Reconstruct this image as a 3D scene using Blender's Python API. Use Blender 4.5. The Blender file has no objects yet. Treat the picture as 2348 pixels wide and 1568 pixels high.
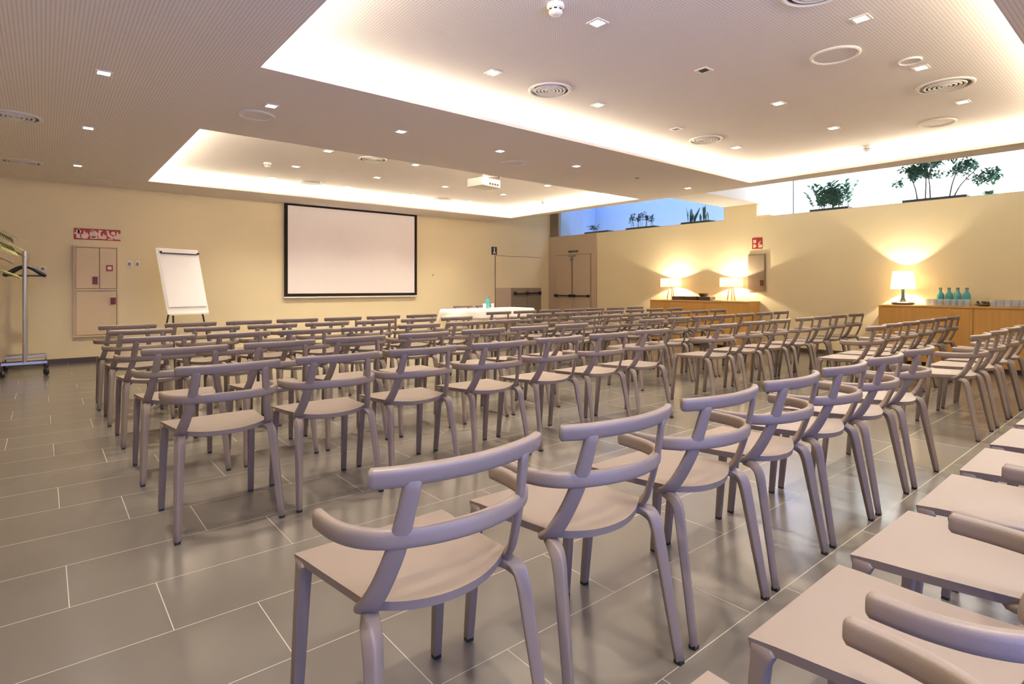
import bpy, bmesh, math, random
from mathutils import Vector, Matrix
random.seed(7)
scene = bpy.context.scene
C = scene.collection
PI = math.pi

# ------------------------------------------------------------------ materials
def new_mat(name):
    m = bpy.data.materials.new(name); m.use_nodes = True
    nt = m.node_tree; nt.nodes.clear()
    out = nt.nodes.new('ShaderNodeOutputMaterial')
    return m, nt, out

def srgb(r, g, b):
    f = lambda c: (c/255/12.92) if c/255 <= .04045 else ((c/255+.055)/1.055)**2.4
    return (f(r), f(g), f(b), 1)

def N(nt, t, **kw):
    n = nt.nodes.new(t)
    for k, v in kw.items():
        if k.startswith('i_'):
            n.inputs[int(k[2:])].default_value = v
        else:
            setattr(n, k, v)
    return n

def math_node(nt, op, a, b=None, clamp=False):
    n = nt.nodes.new('ShaderNodeMath'); n.operation = op; n.use_clamp = clamp
    for i, v in enumerate((a, b)):
        if v is None: continue
        if isinstance(v, (int, float)): n.inputs[i].default_value = v
        else: nt.links.new(v, n.inputs[i])
    return n.outputs[0]

def plain(name, col, rough=.5, metal=0., spec=.5, noise=.06, nscale=8., bump=0., bscale=80.):
    """surface colour with a faint mottling, optional fine bump"""
    m, nt, out = new_mat(name)
    p = N(nt, 'ShaderNodeBsdfPrincipled')
    p.inputs['Roughness'].default_value = rough
    p.inputs['Metallic'].default_value = metal
    p.inputs['Specular IOR Level'].default_value = spec
    tc = N(nt, 'ShaderNodeTexCoord')
    nz = N(nt, 'ShaderNodeTexNoise'); nz.inputs['Scale'].default_value = nscale
    nz.inputs['Detail'].default_value = 3
    nt.links.new(tc.outputs['Object'], nz.inputs['Vector'])
    mx = N(nt, 'ShaderNodeMix', data_type='RGBA')
    c2 = tuple(min(1, c*(1-noise*2)) for c in col[:3]) + (1,)
    c3 = tuple(min(1, c*(1+noise)) for c in col[:3]) + (1,)
    mx.inputs[6].default_value = c2; mx.inputs[7].default_value = c3
    nt.links.new(nz.outputs['Fac'], mx.inputs[0])
    nt.links.new(mx.outputs[2], p.inputs['Base Color'])
    if bump:
        n2 = N(nt, 'ShaderNodeTexNoise'); n2.inputs['Scale'].default_value = bscale
        nt.links.new(tc.outputs['Object'], n2.inputs['Vector'])
        bp = N(nt, 'ShaderNodeBump'); bp.inputs['Strength'].default_value = bump
        bp.inputs['Distance'].default_value = .002
        nt.links.new(n2.outputs['Fac'], bp.inputs['Height'])
        nt.links.new(bp.outputs[0], p.inputs['Normal'])
    nt.links.new(p.outputs[0], out.inputs[0])
    return m

def emit(name, col, s):
    m, nt, out = new_mat(name)
    e = N(nt, 'ShaderNodeEmission'); e.inputs[0].default_value = col; e.inputs[1].default_value = s
    nt.links.new(e.outputs[0], out.inputs[0])
    return m

def glassy(name, tint, refl=.6):
    m, nt, out = new_mat(name)
    t = N(nt, 'ShaderNodeBsdfTransparent'); t.inputs[0].default_value = tint
    g = N(nt, 'ShaderNodeBsdfGlossy'); g.inputs['Roughness'].default_value = .03
    fr = N(nt, 'ShaderNodeFresnel'); fr.inputs[0].default_value = 1.45
    f = math_node(nt, 'MULTIPLY', fr.outputs[0], refl)
    mx = N(nt, 'ShaderNodeMixShader')
    nt.links.new(f, mx.inputs[0]); nt.links.new(t.outputs[0], mx.inputs[1]); nt.links.new(g.outputs[0], mx.inputs[2])
    nt.links.new(mx.outputs[0], out.inputs[0])
    return m

def frosty(name):
    m, nt, out = new_mat(name)
    t = N(nt, 'ShaderNodeBsdfTransparent'); t.inputs[0].default_value = (.96, .97, .98, 1)
    d = N(nt, 'ShaderNodeBsdfDiffuse'); d.inputs[0].default_value = (.9, .92, .95, 1)
    g = N(nt, 'ShaderNodeBsdfGlossy'); g.inputs['Roughness'].default_value = .05
    a = N(nt, 'ShaderNodeMixShader'); a.inputs[0].default_value = .22
    b = N(nt, 'ShaderNodeMixShader'); b.inputs[0].default_value = .07
    nt.links.new(t.outputs[0], a.inputs[1]); nt.links.new(d.outputs[0], a.inputs[2])
    nt.links.new(a.outputs[0], b.inputs[1]); nt.links.new(g.outputs[0], b.inputs[2])
    nt.links.new(b.outputs[0], out.inputs[0])
    return m

def shade_mat(name, col, trans, glow=0.):
    """lamp shade cloth: diffuse plus translucent"""
    m, nt, out = new_mat(name)
    d = N(nt, 'ShaderNodeBsdfDiffuse'); d.inputs[0].default_value = col
    t = N(nt, 'ShaderNodeBsdfTranslucent'); t.inputs[0].default_value = col
    mx = N(nt, 'ShaderNodeMixShader'); mx.inputs[0].default_value = trans
    nt.links.new(d.outputs[0], mx.inputs[1]); nt.links.new(t.outputs[0], mx.inputs[2])
    nt.links.new(mx.outputs[0], out.inputs[0])
    return m

def ceiling_mat(name, col, hole):
    """white acoustic plasterboard drilled with a square grid of small holes"""
    m, nt, out = new_mat(name)
    p = N(nt, 'ShaderNodeBsdfPrincipled'); p.inputs['Roughness'].default_value = .85
    p.inputs['Specular IOR Level'].default_value = .1
    tc = N(nt, 'ShaderNodeTexCoord'); sp = N(nt, 'ShaderNodeSeparateXYZ')
    nt.links.new(tc.outputs['Object'], sp.inputs[0])
    P = .02
    def cell(o):
        f = math_node(nt, 'FRACT', math_node(nt, 'DIVIDE', o, P))
        d = math_node(nt, 'SUBTRACT', f, .5)
        return math_node(nt, 'MULTIPLY', d, d)
    r = math_node(nt, 'SQRT', math_node(nt, 'ADD', cell(sp.outputs[0]), cell(sp.outputs[1])))
    h = math_node(nt, 'LESS_THAN', r, .2)
    nrm = N(nt, 'ShaderNodeNewGeometry'); sn = N(nt, 'ShaderNodeSeparateXYZ')
    nt.links.new(nrm.outputs['Normal'], sn.inputs[0])
    flat = math_node(nt, 'GREATER_THAN', math_node(nt, 'ABSOLUTE', sn.outputs[2]), .7)
    h = math_node(nt, 'MULTIPLY', h, flat)
    mx = N(nt, 'ShaderNodeMix', data_type='RGBA')
    mx.inputs[6].default_value = col; mx.inputs[7].default_value = hole
    nt.links.new(h, mx.inputs[0]); nt.links.new(mx.outputs[2], p.inputs['Base Color'])
    nt.links.new(p.outputs[0], out.inputs[0])
    return m

def floor_mat():
    m, nt, out = new_mat('floor_tiles')
    p = N(nt, 'ShaderNodeBsdfPrincipled')
    tc = N(nt, 'ShaderNodeTexCoord'); sp = N(nt, 'ShaderNodeSeparateXYZ')
    nt.links.new(tc.outputs['Object'], sp.inputs[0])
    X, Y = sp.outputs[0], sp.outputs[1]
    ry = math_node(nt, 'DIVIDE', math_node(nt, 'SUBTRACT', Y, .189), .378)
    row = math_node(nt, 'FLOOR', ry)
    fy = math_node(nt, 'MULTIPLY', math_node(nt, 'SUBTRACT', ry, row), .378)
    sx = math_node(nt, 'ADD', math_node(nt, 'SUBTRACT', X, .067), math_node(nt, 'MULTIPLY', math_node(nt, 'SUBTRACT', row, 6), .2535))
    rx = math_node(nt, 'DIVIDE', sx, .753)
    col = math_node(nt, 'FLOOR', rx)
    fx = math_node(nt, 'MULTIPLY', math_node(nt, 'SUBTRACT', rx, col), .753)
    g = math_node(nt, 'MAXIMUM', math_node(nt, 'LESS_THAN', fx, .003), math_node(nt, 'LESS_THAN', fy, .003))
    cmb = N(nt, 'ShaderNodeCombineXYZ'); nt.links.new(row, cmb.inputs[0]); nt.links.new(col, cmb.inputs[1])
    wn = N(nt, 'ShaderNodeTexWhiteNoise'); nt.links.new(cmb.outputs[0], wn.inputs[0])
    nz = N(nt, 'ShaderNodeTexNoise'); nz.inputs['Scale'].default_value = 3; nz.inputs['Detail'].default_value = 2
    nt.links.new(tc.outputs['Object'], nz.inputs['Vector'])
    v = math_node(nt, 'ADD', math_node(nt, 'MULTIPLY', wn.outputs[0], .35), math_node(nt, 'MULTIPLY', nz.outputs['Fac'], .65))
    mx = N(nt, 'ShaderNodeMix', data_type='RGBA')
    mx.inputs[6].default_value = FLOOR_A; mx.inputs[7].default_value = FLOOR_B
    nt.links.new(v, mx.inputs[0])
    m2 = N(nt, 'ShaderNodeMix', data_type='RGBA'); m2.inputs[7].default_value = GROUT
    nt.links.new(g, m2.inputs[0]); nt.links.new(mx.outputs[2], m2.inputs[6])
    nt.links.new(m2.outputs[2], p.inputs['Base Color'])
    rr = math_node(nt, 'ADD', math_node(nt, 'MULTIPLY', g, .4), .23)
    nt.links.new(rr, p.inputs['Roughness'])
    p.inputs['Specular IOR Level'].default_value = .8
    nt.links.new(p.outputs[0], out.inputs[0])
    return m

def wood_mat(name, a, b, axis='Z'):
    m, nt, out = new_mat(name)
    p = N(nt, 'ShaderNodeBsdfPrincipled'); p.inputs['Roughness'].default_value = .45
    tc = N(nt, 'ShaderNodeTexCoord'); mp = N(nt, 'ShaderNodeMapping')
    mp.inputs['Scale'].default_value = (14, 14, .8) if axis == 'Z' else (14, .8, 14)
    nt.links.new(tc.outputs['Object'], mp.inputs[0])
    nz = N(nt, 'ShaderNodeTexNoise'); nz.inputs['Scale'].default_value = 2.2; nz.inputs['Detail'].default_value = 5
    nt.links.new(mp.outputs[0], nz.inputs['Vector'])
    mx = N(nt, 'ShaderNodeMix', data_type='RGBA'); mx.inputs[6].default_value = a; mx.inputs[7].default_value = b
    nt.links.new(nz.outputs['Fac'], mx.inputs[0]); nt.links.new(mx.outputs[2], p.inputs['Base Color'])
    nt.links.new(p.outputs[0], out.inputs[0])
    return m

FLOOR_A, FLOOR_B, GROUT = srgb(100, 93, 85), srgb(111, 103, 94), srgb(166, 156, 142)
M = {}
M['floor'] = floor_mat()
M['ceil'] = ceiling_mat('perforated_board', srgb(240, 232, 226), srgb(190, 178, 168))
M['ceilw'] = plain('white_plaster', srgb(236, 230, 220), .85, spec=.1, noise=.01)
M['wall'] = plain('cream_paint', srgb(238, 221, 179), .75, spec=.2, noise=.02, nscale=1.5)
M['wallw'] = plain('white_paint', srgb(238, 238, 236), .8, spec=.2, noise=.01)
M['well'] = plain('blue_grey_render', srgb(138, 160, 168), .9, spec=.1, noise=.03)
M['taupe'] = plain('taupe_paint', srgb(200, 178, 152), .6, spec=.3, noise=.02)
M['taupe2'] = plain('dark_taupe_paint', srgb(150, 133, 113), .6, spec=.3, noise=.02)
M['base'] = plain('dark_skirting', srgb(84, 72, 60), .4)
M['chair'] = plain('taupe_polypropylene', srgb(131, 115, 103), .44, spec=.45, noise=.015, nscale=20, bump=.12, bscale=420)
M['black'] = plain('black_plastic', srgb(30, 30, 31), .4)
M['dark'] = plain('dark_metal', srgb(62, 58, 55), .35, metal=.4)
M['steel'] = plain('brushed_steel', srgb(190, 186, 178), .3, metal=.85, noise=.03)
M['wood'] = wood_mat('oak_veneer', srgb(206, 150, 72), srgb(228, 178, 98))
M['woodtop'] = wood_mat('oak_veneer_top', srgb(205, 155, 84), srgb(222, 176, 104), 'Y')
M['woodlight'] = wood_mat('pale_beech', srgb(226, 186, 128), srgb(236, 200, 146))
M['screen'] = plain('matte_screen_cloth', srgb(250, 240, 232), .9, spec=.05, noise=.01)
M['frame'] = plain('black_velvet_border', srgb(52, 44, 36), .9, spec=.1)
M['white'] = plain('white_plastic', srgb(240, 236, 226), .4, noise=.01)
M['paper'] = plain('white_paper', srgb(250, 246, 240), .8, spec=.1, noise=.01)
M['cloth'] = plain('white_linen', srgb(250, 240, 228), .85, spec=.1, noise=.02)
M['red'] = plain('red_enamel', srgb(176, 44, 34), .45)
M['redb'] = plain('dark_red_plastic', srgb(120, 40, 34), .4)
M['cab'] = plain('cream_sheet_metal', srgb(226, 202, 160), .5, noise=.015)
M['cab2'] = plain('grey_sheet_metal', srgb(158, 140, 116), .4, metal=.25, noise=.03)
M['dl'] = emit('downlight_glow', (1, .9, .78, 1), 22)
M['bulb'] = emit('bulb_glow', (1, .86, .64, 1), 14)
M['shade'] = shade_mat('linen_shade', srgb(252, 246, 234), .55)
M['teal'] = glassy('teal_glass', (.30, .72, .72, 1), .9)
M['tealb'] = plain('teal_bottle', srgb(70, 168, 170), .15, spec=.7)
M['clear'] = frosty('clear_glass')
M['pane'] = glassy('window_glass', (.97, .985, .99, 1), .35)
M['soil'] = plain('dark_planter', srgb(38, 48, 52), .6)
M['leafa'] = plain('green_leaf', srgb(44, 128, 96), .5, noise=.35, nscale=14)
M['leafb'] = plain('deep_green_leaf', srgb(46, 92, 84), .5, noise=.3, nscale=14)
M['leafc'] = plain('pale_palm_leaf', srgb(150, 150, 92), .5, noise=.25, nscale=10)
M['stem'] = plain('plant_stem', srgb(96, 84, 92), .7)
M['choc'] = plain('dark_wicker', srgb(74, 56, 52), .6, noise=.2, nscale=60)
M['grey'] = plain('grey_plastic', srgb(140, 132, 124), .5)
M['lens'] = plain('projector_lens', srgb(24, 24, 30), .1, spec=.9)

# ------------------------------------------------------------------ mesh builder
class MB:
    def __init__(s): s.v = []; s.f = []
    def add(s, vs, fs):
        o = len(s.v); s.v += [tuple(v) for v in vs]; s.f += [tuple(i+o for i in f) for f in fs]; return s
    def box(s, x0, x1, y0, y1, z0, z1):
        v = [(x, y, z) for z in (z0, z1) for y in (y0, y1) for x in (x0, x1)]
        return s.add(v, [(0, 2, 3, 1), (4, 5, 7, 6), (0, 1, 5, 4), (2, 6, 7, 3), (0, 4, 6, 2), (1, 3, 7, 5)])
    def prism(s, poly, z0, z1):
        n = len(poly)
        v = [(x, y, z0) for x, y in poly] + [(x, y, z1) for x, y in poly]
        f = [tuple(range(n))[::-1], tuple(range(n, 2*n))] + [(i, (i+1) % n, n+(i+1) % n, n+i) for i in range(n)]
        return s.add(v, f)
    def lathe(s, prof, seg=24, c=(0, 0, 0)):
        n = len(prof); v = []; f = []
        for r, z in prof:
            for k in range(seg):
                a = 2*PI*k/seg; v.append((c[0]+r*math.cos(a), c[1]+r*math.sin(a), c[2]+z))
        for i in range(n-1):
            for k in range(seg):
                k2 = (k+1) % seg
                f.append((i*seg+k, i*seg+k2, (i+1)*seg+k2, (i+1)*seg+k))
        f.append(tuple(range(seg))[::-1]); f.append(tuple((n-1)*seg+k for k in range(seg)))
        return s.add(v, f)
    def sweep(s, path, wid, axis, expo=4., seg=16, cap=True):
        """path of points, wid list of (a,b) full sizes, axis list of vectors for the a direction"""
        P = [Vector(p) for p in path]; n = len(P); vs = []; fs = []
        for i in range(n):
            t = (P[min(i+1, n-1)]-P[max(i-1, 0)]).normalized()
            a = Vector(axis[i] if isinstance(axis, list) else axis)
            a = (a - t*a.dot(t)).normalized(); b = t.cross(a)
            wa, wb = wid[i] if isinstance(wid, list) else wid
            for k in range(seg):
                th = 2*PI*(k+.5)/seg; c, q = math.cos(th), math.sin(th)
                x = math.copysign(abs(c)**(2/expo), c)*wa/2; y = math.copysign(abs(q)**(2/expo), q)*wb/2
                vs.append(P[i]+a*x+b*y)
        for i in range(n-1):
            for k in range(seg):
                k2 = (k+1) % seg
                fs.append((i*seg+k, i*seg+k2, (i+1)*seg+k2, (i+1)*seg+k))
        if cap:
            # rounded ends: a shrunken ring pushed out slightly
            for end in (0, n-1):
                t = (P[0]-P[1]).normalized() if end == 0 else (P[-1]-P[-2]).normalized()
                wa, wb = wid[end] if isinstance(wid, list) else wid
                e = min(wa, wb)*.22; base = end*seg; o = len(vs)
                for k in range(seg):
                    vs.append(P[end]+(Vector(vs[base+k])-P[end])*.72+t*e)
                for k in range(seg):
                    k2 = (k+1) % seg
                    q = (base+k, base+k2, o+k2, o+k)
                    fs.append(q[::-1] if end == 0 else q)
                r = tuple(range(o, o+seg))
                fs.append(r[::-1] if end == 0 else r)
        return s.add(vs, fs)
    def tube(s, path, r, seg=10):
        d = Vector(path[1])-Vector(path[0])
        ax = (0, 0, 1) if abs(d.normalized().z) < .9 else (1, 0, 0)
        return s.sweep(path, (2*r, 2*r), ax, expo=2., seg=seg, cap=False).cap_last(seg)
    def cap_last(s, seg):
        return s
    def bar(s, p, q, w, h, up=(0, 0, 1)):
        d = (Vector(q)-Vector(p)).normalized(); u = Vector(up)
        if abs(d.dot(u)) > .95: u = Vector((1, 0, 0))
        a = d.cross(u).normalized(); b = a.cross(d)
        v = []
        for P in (Vector(p), Vector(q)):
            for i, j in ((-1, -1), (1, -1), (1, 1), (-1, 1)): v.append(P+a*i*w/2+b*j*h/2)
        return s.add(v, [(0, 1, 2, 3), (7, 6, 5, 4), (0, 4, 5, 1), (1, 5, 6, 2), (2, 6, 7, 3), (3, 7, 4, 0)])
    def build(s, name, mat, parent=None, smooth=False, bevel=0., loc=None, rot=None, sub=0):
        me = bpy.data.meshes.new(name); me.from_pydata(s.v, [], s.f)
        bm = bmesh.new(); bm.from_mesh(me)
        bmesh.ops.recalc_face_normals(bm, faces=bm.faces)
        if bevel:
            ed = [e for e in bm.edges if len(e.link_faces) == 2 and e.calc_face_angle(0) > .6]
            bmesh.ops.bevel(bm, geom=ed, offset=bevel, segments=2, affect='EDGES', profile=.7)
        bm.to_mesh(me); bm.free()
        if smooth:
            for p in me.polygons: p.use_smooth = True
        me.materials.append(mat)
        o = bpy.data.objects.new(name, me); C.objects.link(o)
        if parent: o.parent = parent
        if loc: o.location = loc
        if rot: o.rotation_euler = rot
        if smooth:
            try:
                me.set_sharp_from_angle(angle=math.radians(48))
            except Exception: pass
        return o

def spline(pts, n=6):
    P = [Vector(p) for p in pts]; out = []
    for i in range(len(P)-1):
        a = P[max(i-1, 0)]; b = P[i]; c = P[i+1]; d = P[min(i+2, len(P)-1)]
        for k in range(n):
            t = k/n
            out.append(.5*((2*b)+(c-a)*t+(2*a-5*b+4*c-d)*t*t+(3*b-a-3*c+d)*t**3))
    out.append(P[-1]); return out

def lerp_list(vals, n):
    """spread a list of tuples to n entries"""
    out = []
    for i in range(n):
        t = i/(n-1)*(len(vals)-1); k = min(int(t), len(vals)-2); u = t-k
        out.append(tuple(a+(b-a)*u for a, b in zip(vals[k], vals[k+1])))
    return out

def tag(o, label, cat, group=None):
    o['label'] = label; o['category'] = cat
    if group: o['group'] = group
    return o
def thing(name, label, cat, loc=(0, 0, 0), rz=0., group=None):
    o = bpy.data.objects.new(name, None); C.objects.link(o)
    o.empty_display_size = .1
    o.location = loc; o.rotation_euler = (0, 0, rz)
    return tag(o, label, cat, group)
def struct(o):
    o['kind'] = 'structure'; return o
def children(o): return [c for c in bpy.data.objects if c.parent == o]
def dup(root, loc, rz, label, group=None):
    r = root.copy(); C.objects.link(r); r.location = loc; r.rotation_euler = (0, 0, rz); r['label'] = label
    if group: r['group'] = group
    for ch in KIDS[root.name]:
        c = ch.copy(); C.objects.link(c); c.parent = r
        for g in KIDS.get(ch.name, ()):
            d = g.copy(); C.objects.link(d); d.parent = c
    return r
KIDS = {}
def remember(root):
    KIDS[root.name] = children(root)
    for c in KIDS[root.name]:
        k = children(c)
        if k: KIDS[c.name] = k

ORD = ['', 'first', 'second', 'third', 'fourth', 'fifth', 'sixth', 'seventh', 'eighth', 'ninth', 'tenth']

# ------------------------------------------------------------------ room shell
X0, X1, Y0, Y1 = -1.3, 9.86, -1.3, 10.37
ZC, ZU, ZR = 2.6, 2.8, 3.12
AX0, AX1 = 1.14, 7.825
CUT = [(.657, 4.055), (6.006, 9.459)]
def edge(y): return 8.255-.0262*(y-0)          # ceiling edge beside the light slot

struct(MB().box(X0-.2, 10.6, Y0-.2, Y1+.2, -.12, 0).build('floor', M['floor']))

m = MB()
m.box(X0, AX0, Y0, Y1, ZC, ZC+.03)
m.prism([(AX1, Y0), (edge(Y0), Y0), (edge(Y1), Y1), (AX1, Y1)], ZC, ZC+.03)
m.box(AX0, AX1, Y0, CUT[0][0], ZC, ZC+.03)
m.box(AX0, AX1, CUT[0][1], CUT[1][0], ZC, ZC+.03)
m.box(AX0, AX1, CUT[1][1], Y1, ZC, ZC+.03)
struct(m.build('ceiling', M['ceil']))
D = .19
for i, (a, b) in enumerate(CUT):
    struct(MB().box(AX0-D, AX1+D, a-D, b+D, ZU, ZU+.03).build('ceiling', M['ceil']))
    m = MB()
    m.box(AX0-D-.02, AX0-D, a-D, b+D, ZC+.03, ZU)
    m.box(AX1+D, AX1+D+.02, a-D, b+D, ZC+.03, ZU)
    m.box(AX0-D, AX1+D, a-D-.02, a-D, ZC+.03, ZU)
    m.box(AX0-D, AX1+D, b+D, b+D+.02, ZC+.03, ZU)
    struct(m.build('trim_%d' % (i+1), M['ceilw']))
# light slot along the right wall
m = MB()
m.prism([(edge(Y0)-.02, Y0), (edge(Y0), Y0), (edge(Y1), Y1), (edge(Y1)-.02, Y1)], ZC+.03, ZR)
m.prism([(edge(4.93), 4.93), (X1+.25, 4.93), (X1+.25, 5.60), (edge(5.6), 5.60)], ZC, ZR)         # bulkhead between the two windows
struct(m.build('trim_3', M['wallw']))
struct(MB().box(X0-.2, 10.02, Y0-.2, Y1+.2, ZR, ZR+.12).build('ceiling', M['wallw']))

struct(MB().box(X0-.2, X0, Y0-.2, Y1+.2, 0, ZR).build('wall_left', M['wall']))
struct(MB().box(X0, 10.6, Y1, Y1+.2, 0, ZR+1.6).build('wall_far', M['wall']))
m = MB()
m.box(X1, 10.5, Y0-.2, Y1, 0, 2.352)
m.box(X1, 10.06, 4.976, 5.61, 2.352, ZR)
struct(m.build('wall_right', M['wall']))
# wall behind the photographer, with a wide window
m = MB()
WX0, WX1, WZ0, WZ1 = -.8, 2.6, .1, 2.35
m.box(X0, WX0, Y0-.2, Y0, 0, ZR); m.box(WX1, X1, Y0-.2, Y0, 0, ZR)
m.box(WX0, WX1, Y0-.2, Y0, 0, WZ0); m.box(WX0, WX1, Y0-.2, Y0, WZ1, ZR)
struct(m.build('wall_near', M['wall']))
w = struct(MB().box(WX0, WX1, Y0-.11, Y0-.1, WZ0, WZ1).build('window_3', M['pane']))
m = MB()
for k in range(5):
    x = WX0+(WX1-WX0)*k/4; m.box(x-.025, x+.025, Y0-.13, Y0-.08, WZ0, WZ1)
m.box(WX0, WX1, Y0-.13, Y0-.08, WZ0, WZ0+.05); m.box(WX0, WX1, Y0-.13, Y0-.08, WZ1-.05, WZ1)
m.build('window_frame', M['white'], w)

# clerestory windows
for i, (a, b, seams) in enumerate(((Y0, 4.976, (4.36,)), (5.61, 10.1, ()))):
    w = struct(MB().box(9.925, 9.933, a, b, 2.352, ZR).build('window_%d' % (i+1), M['pane']))
    m = MB()
    for s in seams: m.box(9.915, 9.943, s-.006, s+.006, 2.352, ZR)
    m.box(9.90, 9.945, a, b, 2.352, 2.362)
    if i: m.box(9.88, 9.96, b-.03, b+.27, 2.352, ZR)
    m.build('window_frame', M['taupe2'] if i else M['grey'], w)
# light well behind the far window
m = MB()
m.box(11.35, 11.45, 5.6, Y1+.6, 1.6, 4.2)
m.box(10.5, 11.35, Y1-.2, Y1-.1, 1.6, 4.2); m.box(9.96, 10.5, Y1-.2, Y1-.1, 2.352, ZR)
struct(m.build('wall_light_well', M['well']))
struct(MB().box(10.06, 13.0, 5.35, 5.60, 2.36, ZR+.6).build('wall_light_well', M['wallw']))
# small concrete lug on the sill by the bulkhead
struct(MB().box(9.80, 9.9, 4.70, 4.93, 2.352, 2.372).build('trim_4', M['wall']))

struct(MB().box(X0, X1, Y1-.015, Y1, 0, .07).build('baseboard_far', M['base']))
struct(MB().box(X0, X0+.015, Y0, Y1, 0, .07).build('baseboard_left', M['base']))
struct(MB().box(X1-.015, X1, Y0, 8.77, 0, .07).build('baseboard_right', M['base']))

# double emergency door in the right wall, in a tall taupe panel
d = struct(MB().box(X1-.03, X1, 8.775, Y1, 0, 2.352).build('door_1', M['taupe']))
for a, b in ((8.945, 9.51), (9.52, 10.085)):
    MB().box(X1-.055, X1-.03, a, b, .01, 1.87).build('door_leaf', M['taupe'], d, bevel=.004)
m = MB()
m.box(X1-.036, X1-.03, 8.93, 10.10, 1.87, 1.885); m.box(X1-.036, X1-.03, 8.93, 8.945, 0, 1.87); m.box(X1-.036, X1-.03, 10.085, 10.10, 0, 1.87)
m.build('door_frame', M['taupe2'], d)
for a, b in ((8.955, 9.47), (9.545, 10.07)):
    m = MB(); m.bar((X1-.12, a, .888), (X1-.12, b, .888), .035, .03)
    m.box(X1-.13, X1-.055, a, a+.04, .86, .915); m.box(X1-.13, X1-.055, b-.05, b, .855, .92)
    m.build('panic_bar', M['dark'], d)
m = MB(); m.box(X1-.075, X1-.055, 9.50, 9.53, .9, 1.85); m.build('centre_strip', M['taupe2'], d)
m = MB(); m.box(X1-.09, X1-.055, 9.49, 9.56, 1.72, 1.80); m.box(X1-.085, X1-.055, 9.40, 9.62, 1.83, 1.86); m.build('door_closer', M['grey'], d)

# far wall: cream upper panel with the grey double door below
d = struct(MB().box(8.107, 9.545, Y1-.02, Y1, 1.077, 1.825).build('door_2', M['wall']))
MB().box(8.10, 9.55, Y1-.024, Y1, 1.825, 1.835).build('door_frame', M['taupe2'], d)
MB().box(8.10, 8.109, Y1-.024, Y1, .07, 1.83).build('door_frame', M['taupe2'], d)
MB().box(8.107, 8.57, Y1-.03, Y1, 0, 1.077).build('door_panel', M['taupe'], d)
MB().box(8.57, 9.06, Y1-.035, Y1, 0, 1.077).build('door_leaf', M['taupe2'], d, bevel=.003)
MB().box(9.07, 9.54, Y1-.035, Y1, 0, 1.077).build('door_leaf', M['taupe2'], d, bevel=.003)
m = MB(); m.bar((8.65, Y1-.08, .935), (9.50, Y1-.08, .955), .03, .035)
for x in (8.68, 9.06, 9.47): m.box(x-.025, x+.025, Y1-.09, Y1-.03, .91, .985)
m.build('panic_bar', M['dark'], d)

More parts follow.
